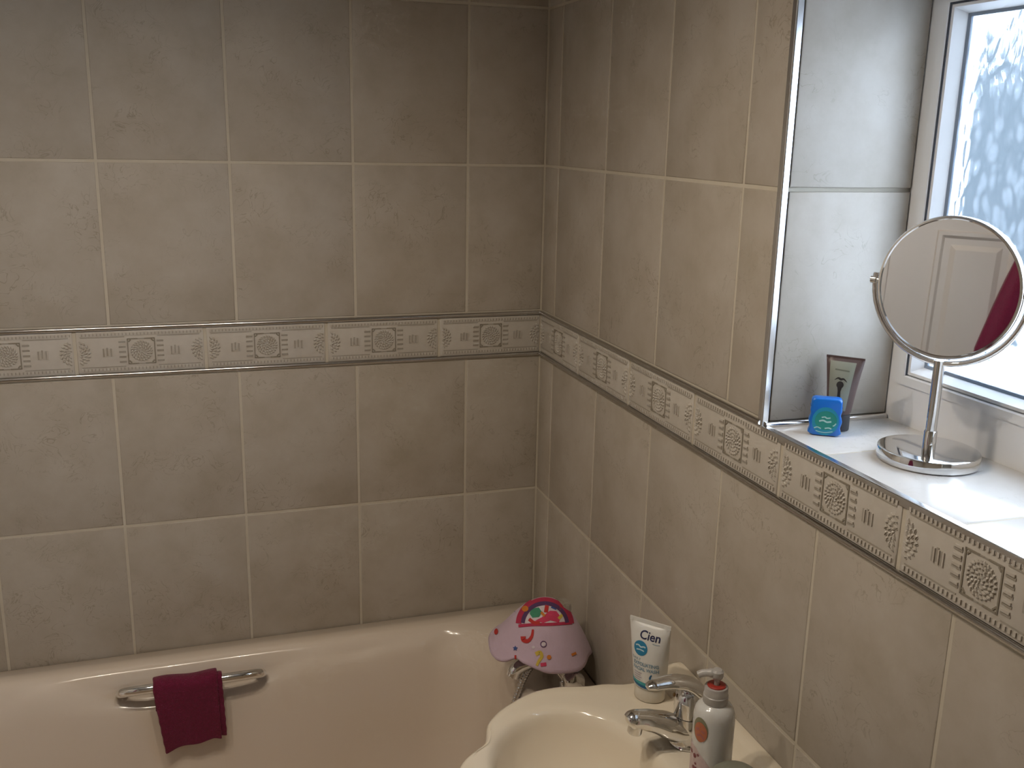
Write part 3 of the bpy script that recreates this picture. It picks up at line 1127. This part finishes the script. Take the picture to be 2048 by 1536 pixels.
hp = smooth_path([(0.056, -0.035, 0.062), (0.030, -0.038, 0.062), (0.008, -0.040, 0.045), (-0.010, -0.040, 0.012), (-0.025, -0.038, -0.035), (-0.036, -0.030, -0.10), (-0.046, -0.02, -0.20), (-0.060, -0.01, -0.30), (-0.085, 0.00, -0.385)], 26)
MB().tube(hp, [0.0062 + 0.0011 * (1 if i % 4 < 2 else -0.2) for i in range(len(hp))], 12).build('hose_tube', M['satin'], hs)
MB().lathe([(0.0095, 0), (0.0095, 0.02), (0.0075, 0.024)], 18, Matrix.Translation((0.056, -0.035, 0.062)) @ Matrix.Rotation(-pi / 2, 4, 'Y')).build('hose_nut', M['chrome'], hs)

# ------------------------------------------------------------------ printed cloth cap over the bath tap
cc = Vector((-0.120, -0.378, 0.652))
cap = empty('printed_cap', cc)
tag(cap, 'lilac printed cloth cap draped over the bath tap', 'cloth')
M['lilac'] = mat('lilac_cotton', (0.58, 0.44, 0.54), 0.9, noise=(40, 0.08), bump=(600, 0.25, 0.001), sheen=0.2)
NT, NA = 30, 120
R = []
for i in range(NT + 1):
    t = 0.02 + 0.98 * i / NT
    ring = []
    for k in range(NA):
        a = 2 * pi * k / NA
        fold = sin(4 * a + 0.9) * 0.5 + sin(7 * a + 2.1) * 0.30 + sin(2 * a + 0.4) * 0.2
        rr = min(t / 0.94, 1.0)
        r = 0.110 * rr ** 0.96 * (1 + 0.06 * fold * rr ** 3)
        z = 0.128 * (1 - rr ** 2.0)
        hem = 0.026 - 0.026 * max(0.0, cos(a + 0.35)) - 0.008 * fold
        da = (a - 3.87 + pi) % (2 * pi) - pi
        r *= 1 - 0.06 * math.exp(-(da / 0.10) ** 2) * rr ** 2
        hem += 0.005 * math.exp(-(da / 0.12) ** 2) + 0.010 * max(0.0, cos(a - 2.9))
        z += hem * rr ** 5
        if t > 0.94:
            q = (t - 0.94) / 0.06
            r -= 0.010 * q
            z -= 0.004 * sin(pi * q)
        ring.append(Vector((r * cos(a) * 1.02 + 0.010 * (1 - rr), r * sin(a) * 0.95 - 0.004 * (1 - rr), z)))
    R.append(ring)
capcloth = MB().rings(R, True, False).build('cloth', M['lilac'], cap, angle=180)
md = capcloth.modifiers.new('thickness', 'SOLIDIFY'); md.thickness = 0.002; md.offset = -1
cb = bvh_of(capcloth)
vdir = Vector((0.313, 0.826, -0.469)).normalized()      # the print is spread over the front of the cap
Uc = vdir.cross(Vector((0, 0, 1))).normalized()
Vc = Uc.cross(vdir).normalized()
KP = 1.0 / 1040


def q2(px, py):
    return ((px - 1080) * KP, (1262 - py) * KP)


orgc = cc + Vector((0, 0, 0.06)) - cc
PR = {}
for n_, c_ in dict(red=(0.50, 0.035, 0.03), crimson=(0.45, 0.03, 0.08), plum=(0.10, 0.045, 0.13), white=(0.66, 0.58, 0.62), green=(0.06, 0.26, 0.16), pink=(0.60, 0.05, 0.12), orange=(0.62, 0.20, 0.03), yellow=(0.62, 0.45, 0.07), blue=(0.05, 0.09, 0.28)).items():
    PR[n_] = mat('print_' + n_, c_, 0.85, noise=(90, 0.15))


def pr(colr, bms, off=0.0008):
    for bm_ in bms:
        decal('print_' + colr, [bm_], PR[colr], cap, cb, orgc, Uc, Vc, off)


def arch(cx, cy, rx, ry, a0, a1, n=14):
    return [q2(cx + rx * cos(a0 + (a1 - a0) * k / n), cy - ry * sin(a0 + (a1 - a0) * k / n)) for k in range(n + 1)]


pr('white', [poly2(arch(1088, 1254, 52, 50, 0.05, pi - 0.02))], 0.0006)
pr('crimson', [stroke2(arch(1089, 1254, 56, 55, 0.10, pi - 0.02), 0.012), stroke2([q2(1033, 1258), q2(1065, 1254), q2(1100, 1252), q2(1146, 1247)], 0.006)], 0.0011)
pr('plum', [stroke2(arch(1089, 1254, 47, 45, 0.15, pi - 0.05), 0.008)], 0.0014)
pr('green', [poly2([q2(1058, 1222), q2(1075, 1218), q2(1082, 1228), q2(1076, 1238), q2(1062, 1240), q2(1056, 1232)])], 0.0012)
pr('pink', [poly2([q2(1068, 1246), q2(1082, 1238), q2(1098, 1224), q2(1112, 1224), q2(1122, 1236), q2(1118, 1248), q2(1100, 1244), q2(1085, 1250)])], 0.0010)
pr('red', [stroke2([q2(1055, 1243), q2(1066, 1250), q2(1078, 1250)], 0.007), stroke2([q2(1092, 1213), q2(1090, 1228)], 0.008), stroke2([q2(1121, 1210), q2(1120, 1222)], 0.004),
           stroke2([q2(1064, 1264), q2(1062, 1278), q2(1054, 1288), q2(1045, 1286), q2(1044, 1279)], lambda t: 0.004 + 0.007 * t), stroke2([q2(1029, 1318), q2(1030, 1326), q2(1036, 1338)], 0.004), disc2(*q2(984, 1272), 0.0045, 0.006)], 0.0014)
pr('orange', [stroke2([q2(1080, 1228), q2(1088, 1236)], 0.005), disc2(*q2(1046, 1222), 0.007, 0.006), disc2(*q2(1099, 1319), 0.0045), stroke2([q2(1146, 1313), q2(1156, 1309)], 0.005), stroke2([q2(1036, 1328), q2(1040, 1336)], 0.003)], 0.0017)
pr('yellow', [stroke2([q2(1071, 1314), q2(1080, 1310), q2(1084, 1318), q2(1078, 1328), q2(1074, 1337)], lambda t: 0.008 - 0.003 * t), stroke2([q2(1126, 1230), q2(1117, 1240)], 0.006)], 0.0012)
pr('pink', [stroke2([q2(1082, 1335), q2(1094, 1333)], 0.007)], 0.0012)
pr('blue', [star2(*q2(1020, 1224), 0.0065), star2(*q2(1028, 1304), 0.0055), stroke2([q2(1101, 1216), q2(1112, 1220)], 0.004)], 0.0012)
pr('plum', [stroke2([q2(1087 + 6 * cos(k * pi / 6), 1293 - 6 * sin(k * pi / 6)) for k in range(13)], 0.0015)], 0.0010)
pr('white', [disc2(*q2(1087, 1293), 0.0042), disc2(*q2(1066, 1300), 0.003)], 0.0009)


# ------------------------------------------------------------------ squeezed tubes
def squeeze_tube(th, cap_h, cap_r, w_bot, d_bot, w_top, h, material, cap_mat, root, lean=(0, 0), cap_taper=1.0, n=40, crimp=0.008):
    """upright tube standing on its cap; width along local X, front to local -Y"""
    ce = MB()
    R = []
    for a, r in ((0.0, cap_r * .96), (0.0015, cap_r), (cap_h - .0015, cap_r * cap_taper), (cap_h, cap_r * cap_taper * .97)):
        R.append([(r * cos(2 * pi * k / n), r * 0.86 * sin(2 * pi * k / n), a) for k in range(n)])
    ce.rings(R)
    c = ce.build('cap', cap_mat, root)
    R = []
    for i in range(19):
        t = i / 18
        z = cap_h + 0.0008 + (h - crimp - cap_h) * t
        a = w_bot / 2 + (w_top - w_bot) / 2 * t ** 1.15
        b = (d_bot / 2) * max(0.0, 1 - t ** 2.2) ** 0.75 + 0.0016
        if i == 0:
            R.append([(a * .93 * cos(2 * pi * k / n) + lean[0] * t, b * .93 * sin(2 * pi * k / n) + lean[1] * t, z) for k in range(n)])
            z += 0.002
        e = 1.0 - 0.35 * t
        ring = []
        for k in range(n):
            cx, sx_ = cos(2 * pi * k / n), sin(2 * pi * k / n)
            ring.append((a * math.copysign(abs(cx) ** e, cx) + lean[0] * t, b * math.copysign(abs(sx_) ** 1.0, sx_) + lean[1] * t, z))
        R.append(ring)
    last = R[-1]
    for dz in (0.001, crimp):
        R.append([(x, lean[1] + (0.0011 if y > lean[1] else -0.0011), h - crimp + dz) for x, y, z in last])
    body = MB().rings(R).build('tube_body', material, root, angle=50)
    return body, c


def facing_rz(dx, dy):
    """rotation so that local +X points along (dx, dy)"""
    return math.atan2(dy, dx)


M['cream_plastic'] = mat('white_tube_plastic', (0.74, 0.74, 0.72), 0.32, noise=(30, 0.02), sss=0.1)
M['cap_plastic'] = mat('translucent_cap', (0.66, 0.62, 0.54), 0.3, noise=(30, 0.02), sss=0.15)
ct = empty('face_wash_tube', (-0.082, -0.806, BD + 0.0012), facing_rz(0.050, -0.060))
tag(ct, 'white face wash tube with blue print standing behind the basin tap', 'tube')
cbody, _ = squeeze_tube(0, 0.022, 0.0265, 0.056, 0.045, 0.073, 0.145, M['cream_plastic'], M['cap_plastic'], ct, lean=(0.0, -0.014))
cv = bvh_of(cbody)
INK = {}
for n_, c_ in dict(navy=(0.02, 0.025, 0.09), sky=(0.02, 0.22, 0.42), teal=(0.05, 0.36, 0.40), slate=(0.20, 0.33, 0.45), mauve=(0.42, 0.36, 0.44), deep=(0.01, 0.12, 0.28)).items():
    INK[n_] = mat('ink_' + n_, c_, 0.5, noise=(120, 0.05))
OG, UX, VZ = (0, 0, 0), (1, 0, 0), (0, 0, 1)


def cp(nm, ink, bms, off=0.0005):
    for bm_ in bms:
        decal(nm, [bm_], INK[ink], ct, cv, OG, UX, VZ, off)


cp('brand_lettering', 'navy', [text2('Cien', 0.0205, 0.004, 0.121, 0.0, 0.10, 0.0003, 0.95)])
cp('brand_underline', 'slate', [stroke2([(0.010, 0.1110), (0.016, 0.1100), (0.022, 0.1105)], 0.0008)])
cp('round_badge', 'sky', [disc2(-0.010, 0.098, 0.0125, 0.0130, 28)])
INK['pale'] = mat('ink_pale', (0.55, 0.72, 0.80), 0.5, noise=(120, 0.05))
cp('badge_lettering', 'pale', [stroke2([(-0.019, 0.1015), (-0.014, 0.1030), (-0.0095, 0.1005), (-0.004, 0.1020), (-0.001, 0.101)], 0.0024), stroke2([(-0.017, 0.0945), (-0.010, 0.0958), (-0.003, 0.0945)], 0.0020)], 0.0008)
cp('product_lettering', 'slate', [text2('DAILY', 0.0062, -0.0165, 0.0785), text2('EXFOLIATING', 0.0088, 0.0005, 0.0705, 0, 0, 0.0002, 0.80), text2('FACIAL WASH', 0.0088, 0.0005, 0.0615, 0, 0, 0.0002, 0.80)])
cp('small_print', 'mauve', [stroke2([(-0.020, 0.0535 - k * 0.0042), (-0.005 - 0.002 * (k % 2), 0.0535 - k * 0.0042)], 0.0015) for k in range(4)])
cp('swoosh', 'deep', [stroke2([(0.012, 0.055), (0.0095, 0.049), (0.012, 0.044), (0.018, 0.041)], lambda t: 0.002 + 0.0035 * t)])
cp('wave_print', 'teal', [poly2([(-0.027, 0.0400), (-0.020, 0.0375), (-0.008, 0.0375), (0.006, 0.0365), (0.020, 0.0335), (0.026, 0.0340), (0.0262, 0.0315), (0.016, 0.0285), (0.000, 0.0285), (-0.016, 0.0300), (-0.0265, 0.0345)])], 0.0004)
cp('wave_edge_line', 'deep', [stroke2([(-0.026, 0.0340), (-0.016, 0.0305), (0.000, 0.0288), (0.014, 0.0292), (0.025, 0.0318)], lambda t: 0.001 + 0.004 * sin(pi * t))], 0.0008)  # darker blue ink line along the lower edge of the wave

# brown shaving tube on the sill
M['brown'] = mat('dark_brown_tube', (0.10, 0.065, 0.06), 0.4, noise=(40, 0.08))
M['charcoal'] = mat('charcoal_cap', (0.045, 0.045, 0.05), 0.45, noise=(40, 0.08))
bt2 = empty('shaving_cream_tube', (0.101, -0.985, SILL + 0.0008), facing_rz(0.036, -0.040))
tag(bt2, 'dark brown tube with grey green label leaning on the window reveal', 'tube')
bbody, _ = squeeze_tube(0, 0.024, 0.0165, 0.034, 0.030, 0.054, 0.106, M['brown'], M['charcoal'], bt2, lean=(0.001, 0.008), cap_taper=1.0, crimp=0.004)
bv = bvh_of(bbody)
INK['sage'] = mat('label_sage', (0.25, 0.27, 0.22), 0.5, noise=(60, 0.05))
INK['black'] = mat('ink_black', (0.012, 0.012, 0.014), 0.5, noise=(60, 0.05))
INK['olive'] = mat('ink_olive', (0.13, 0.14, 0.11), 0.5, noise=(60, 0.05))


def bpn(nm, ink, bms, off=0.0004):
    for bm_ in bms:
        decal(nm, [bm_], INK[ink], bt2, bv, OG, UX, VZ, off, 0.003)


bpn('label_panel', 'sage', [poly2([(-0.0190, 0.099), (0.0175, 0.099), (0.0110, 0.031), (-0.0120, 0.031)])])
bpn('moustache_print', 'black', [stroke2([(-0.0085, 0.0735), (-0.004, 0.0765), (0.000, 0.0752), (0.004, 0.0758), (0.009, 0.0720)], lambda t: 0.0005 + 0.0026 * sin(pi * t))], 0.0008)
bpn('brush_print', 'black', [disc2(0.000, 0.0675, 0.0050, 0.0050, 18), poly2([(-0.0035, 0.0650), (0.0035, 0.0650), (0.0018, 0.0585), (0.0024, 0.0500), (-0.0016, 0.0475), (-0.0020, 0.0585)])], 0.0008)
bpn('label_text_marks', 'olive', [stroke2([(-0.007, 0.0455 - 0.004 * k), (0.007, 0.0455 - 0.004 * k)], 0.0014) for k in range(3)] + [stroke2([(-0.010, 0.088), (0.010, 0.087)], 0.002)], 0.0008)

# blue floss box
fb = empty('floss_container', (0.066, -1.003, SILL + 0.0008), facing_rz(0.036, -0.024))
tag(fb, 'small blue floss box with green label on the window sill', 'box')
M['blue'] = mat('blue_plastic', (0.008, 0.16, 0.62), 0.28, noise=(40, 0.05), coat=0.2)
fw, fh, fd = 0.0215, 0.0545, 0.0095
outl = []
NS = 16
for k in range(NS + 1):
    t = k / NS
    wv = 0.0011 * cos(t * 2 * pi * 2.5 + 0.6) * (1 if t < 0.72 else 0.0)
    outl.append((fw + 0.0006 * (1 - t) + wv - 0.0006 * t, fh * (0.07 + 0.86 * t)))
right = outl
prof2 = [(fw - 0.006, 0.0), (fw - 0.002, 0.0012)] + right + [(fw - 0.0022, fh - 0.0012), (fw - 0.006, fh)]
loop = prof2 + [(-x, z) for x, z in reversed(prof2)]
cz = fh / 2
R = []
for yy, sc in ((-fd, 0.90), (-fd + 0.0008, 0.955), (-fd + 0.0025, 0.99), (-fd + 0.004, 1.0), (fd - 0.004, 1.0), (fd - 0.0025, 0.99), (fd - 0.0008, 0.955), (fd, 0.90)):
    R.append([(x * sc, yy, cz + (z - cz) * (sc if abs(yy) > .006 else 1) if z > 0.004 else max(0.0, cz + (z - cz) * (1 - (1 - sc) * .3))) for x, z in loop])
fbody = MB().rings(R).build('case', M['blue'], fb, angle=50)
lidb = MB().box(-fw - 0.0003, fw + 0.0003, -fd + 0.0022, fd - 0.0022, fh * 0.765, fh * 0.775)
lidb.build('lid_seam', mat('dark_blue_seam', (0.004, 0.09, 0.36), 0.4, noise=(40, .05)), fb, smooth=False)
fv = bvh_of(fbody)
INK['green'] = mat('ink_green', (0.01, 0.24, 0.20), 0.45, noise=(60, 0.05))
INK['mint'] = mat('ink_mint', (0.40, 0.62, 0.60), 0.45, noise=(60, 0.05))
INK['aqua'] = mat('ink_aqua', (0.01, 0.26, 0.42), 0.45, noise=(60, 0.05))
decal('label_outer', [disc2(0, 0.0215, 0.0182, 0.0205, 32)], INK['aqua'], fb, fv, OG, UX, VZ, 0.0003, 0.003)
decal('label_oval', [disc2(0.0005, 0.0225, 0.0150, 0.0140, 28)], INK['green'], fb, fv, OG, UX, VZ, 0.0006, 0.003)
decal('label_text_marks', [stroke2([(-0.0055, 0.0268), (-0.001, 0.0278), (0.0015, 0.0262), (0.0065, 0.0270)], 0.0018), stroke2([(-0.0085, 0.0212), (-0.003, 0.0226), (0.002, 0.0206), (0.008, 0.0216)], 0.0024),
                           stroke2([(-0.0145, 0.0108), (-0.010, 0.0124), (-0.005, 0.0104)], 0.0016), stroke2([(0.0, 0.0112), (0.005, 0.0122), (0.009, 0.0112)], 0.0018), stroke2([(-0.012, 0.0068), (0.0, 0.0050), (0.011, 0.0072)], 0.0010), stroke2([(0.0105, 0.0155), (0.0125, 0.0165), (0.0145, 0.0195)], 0.0016)], INK['mint'], fb, fv, OG, UX, VZ, 0.0009, 0.003)

# ------------------------------------------------------------------ pump bottle
pbt = empty('pump_bottle', (-0.112, -1.060, BD + 0.0012), facing_rz(0.83, -0.56))
tag(pbt, 'white pump soap bottle with red collar beside the basin tap', 'bottle')
M['pearl'] = mat('pearly_white_bottle', (0.66, 0.66, 0.64), 0.18, noise=(20, 0.03), sss=0.2, coat=0.5)
M['clear'] = mat('cloudy_clear_plastic', (0.72, 0.70, 0.68), 0.30, noise=(20, 0.03), trans=0.45)
M['red'] = mat('red_plastic', (0.36, 0.03, 0.02), 0.4, noise=(30, 0.05))
pbody = MB().lathe([(0.026, 0.0), (0.0285, 0.002), (0.0292, 0.006), (0.0292, 0.060), (0.0292, 0.122), (0.0287, 0.130), (0.0268, 0.137), (0.0232, 0.1425), (0.0185, 0.1455), (0.0165, 0.147)], 48).build('bottle_body', M['pearl'], pbt)
MB().lathe([(0.0168, 0.1465), (0.0176, 0.1475), (0.0176, 0.158), (0.0166, 0.159), (0.0164, 0.170), (0.0156, 0.1715), (0.0136, 0.1718)], 40).build('pump_collar', M['clear'], pbt)
MB().lathe([(0.0130, 0.1660), (0.0130, 0.1732), (0.0110, 0.1746), (0.0050, 0.1742), (0.0040, 0.1700)], 32).build('red_ring', M['red'], pbt)
nz = MB().lathe([(0.0040, 0.164), (0.0040, 0.182), (0.0070, 0.1835), (0.0086, 0.187), (0.0086, 0.194), (0.006, 0.197), (0.001, 0.1975)], 24)
nzo = nz.build('pump_stem', M['clear'], pbt)
MB().tube(smooth_path([(0.0, 0, 0.190), (-0.010, -0.001, 0.1902), (-0.020, -0.002, 0.1886), (-0.026, -0.003, 0.1855)], 5), [0.0064] * 6 + [0.0052] * 10, 16).build('nozzle', M['clear'], pbt)
pv = bvh_of(pbody)
LB = {}
for n_, c_ in dict(blush=(0.56, 0.44, 0.44), leafy=(0.22, 0.22, 0.14), peach=(0.48, 0.16, 0.08), rose=(0.40, 0.14, 0.13), berry=(0.22, 0.06, 0.07)).items():
    LB[n_] = mat('label_' + n_, c_, 0.45, noise=(140, 0.18))
UP = Vector((1, 0, 0)); UP.rotate(Matrix.Rotation(-0.62, 3, 'Z'))


def pp(nm, c, bms, off=0.0004):
    decal(nm, bms, LB[c], pbt, pv, OG, UP, VZ, off)


pp('label_panel', 'blush', [poly2([(-0.022, 0.004), (0.020, 0.004), (0.020, 0.056), (0.010, 0.070), (-0.005, 0.082), (-0.022, 0.086)])], 0.0003)
pp('leaf_print', 'leafy', [disc2(0.000, 0.113, 0.0125, 0.0185, 26)], 0.0005)
pp('fruit_print', 'peach', [disc2(0.001, 0.110, 0.0105, 0.0150, 26)], 0.0009)
for q_ in ([(-0.004, 0.103), (0.002, 0.106), (0.008, 0.102)], [(0.003, 0.113), (0.008, 0.111)], [(-0.006, 0.112), (-0.001, 0.115)]):
    pp('fruit_mark', 'rose', [stroke2(q_, 0.0028)], 0.0012)
for k in range(13):
    pp('blossom_print', 'berry', [disc2(random.uniform(-0.016, 0.016), random.uniform(0.010, 0.076), random.uniform(0.0015, 0.0035), None, 9)], 0.0008)

# ------------------------------------------------------------------ grey lidded jar at the near corner of the basin
M['greygreen'] = mat('grey_green_plastic', (0.22, 0.225, 0.18), 0.4, noise=(30, 0.05))
jar = empty('lidded_jar', (-0.122, -1.142, BD + 0.0012))
tag(jar, 'grey jar with rounded lid in front of the pump bottle', 'jar')
MB().lathe([(0.030, 0.0), (0.033, 0.002), (0.034, 0.008), (0.034, 0.064), (0.033, 0.066)], 40).build('jar_body', M['greygreen'], jar)
MB().lathe([(0.0355, 0.0655), (0.0362, 0.068), (0.0358, 0.078), (0.0335, 0.0845), (0.028, 0.0895), (0.018, 0.0928), (0.006, 0.0942)], 40).build('lid', M['greygreen'], jar)

# ------------------------------------------------------------------ table mirror
mr_ = empty('table_mirror', (0.129, -1.140, SILL + 0.0006), 0.0)
tag(mr_, 'round chrome swivel mirror on a stem standing on the window sill', 'mirror')
MB().lathe([(0.0625, 0.0), (0.0640, 0.0012), (0.0640, 0.0145), (0.0634, 0.0158), (0.0620, 0.0164), (0.060, 0.0166), (0.04, 0.0166), (0.009, 0.0167)], 72).build('base', M['chrome'], mr_, angle=25)
MB().lathe([(0.0082, 0.0155), (0.0082, 0.040), (0.0076, 0.041)], 32).build('stem_sleeve', M['chrome'], mr_)
MB().lathe([(0.0070, 0.038), (0.0070, 0.133), (0.0076, 0.135)], 32).build('stem', M['chrome'], mr_)
MC = Vector((0, 0, 0.2285))
nrm = Vector((-0.892, -0.453, 0.0)).normalized()
tilt = 0.03
nrm = (nrm * cos(tilt) + Vector((0, 0, 1)) * sin(tilt)).normalized()
side = Vector((0, 0, 1)).cross(nrm).normalized()
upm = nrm.cross(side).normalized()
TM = Matrix((side, upm, nrm)).transposed().to_4x4()
TM.translation = MC
MRAD = 0.0905
MB().lathe([(MRAD - 0.004, -0.0075), (MRAD - 0.001, -0.008), (MRAD, -0.0065), (MRAD, 0.0065), (MRAD - 0.001, 0.008), (MRAD - 0.0035, 0.0083), (MRAD - 0.005, 0.0068)], 96, TM, False, False).build('mirror_rim', M['chrome'], mr_, angle=35)
M['mirror'] = mat('mirror_glass', (0.86, 0.86, 0.86), 0.015, 1.0, bump=(3, 0.002, 0.0005))
MB().lathe([(MRAD - 0.0042, 0.0050), (MRAD - 0.0042, 0.0069)], 96, TM).build('mirror_glass', M['mirror'], mr_, smooth=False)
MB().lathe([(MRAD - 0.0042, -0.0069), (MRAD - 0.0042, -0.0050)], 96, TM).build('mirror_back', M['mirror'], mr_, smooth=False)
yk = []
YKR = MRAD + 0.0065
side_h = Vector((side.x, side.y, 0)).normalized()
for k in range(41):
    a = pi + pi * k / 40
    a = pi - 0.10 + (pi + 0.20) * k / 40
    yk.append(MC + side_h * (YKR * cos(a)) + Vector((0, 0, YKR * sin(a))))
MB().tube(yk, 0.0040, 14).build('yoke', M['chrome'], mr_)
for s in (-1, 1):
    Tp = Matrix.Translation(MC + side_h * (s * (MRAD - 0.001))) @ side_h.to_track_quat('Z' if s > 0 else '-Z', 'Y').to_matrix().to_4x4()
    MB().lathe([(0.0030, 0.0), (0.0030, 0.005), (0.0052, 0.006), (0.0052, 0.013), (0.0035, 0.0145)], 20, Tp).build('pivot', M['chrome'], mr_)
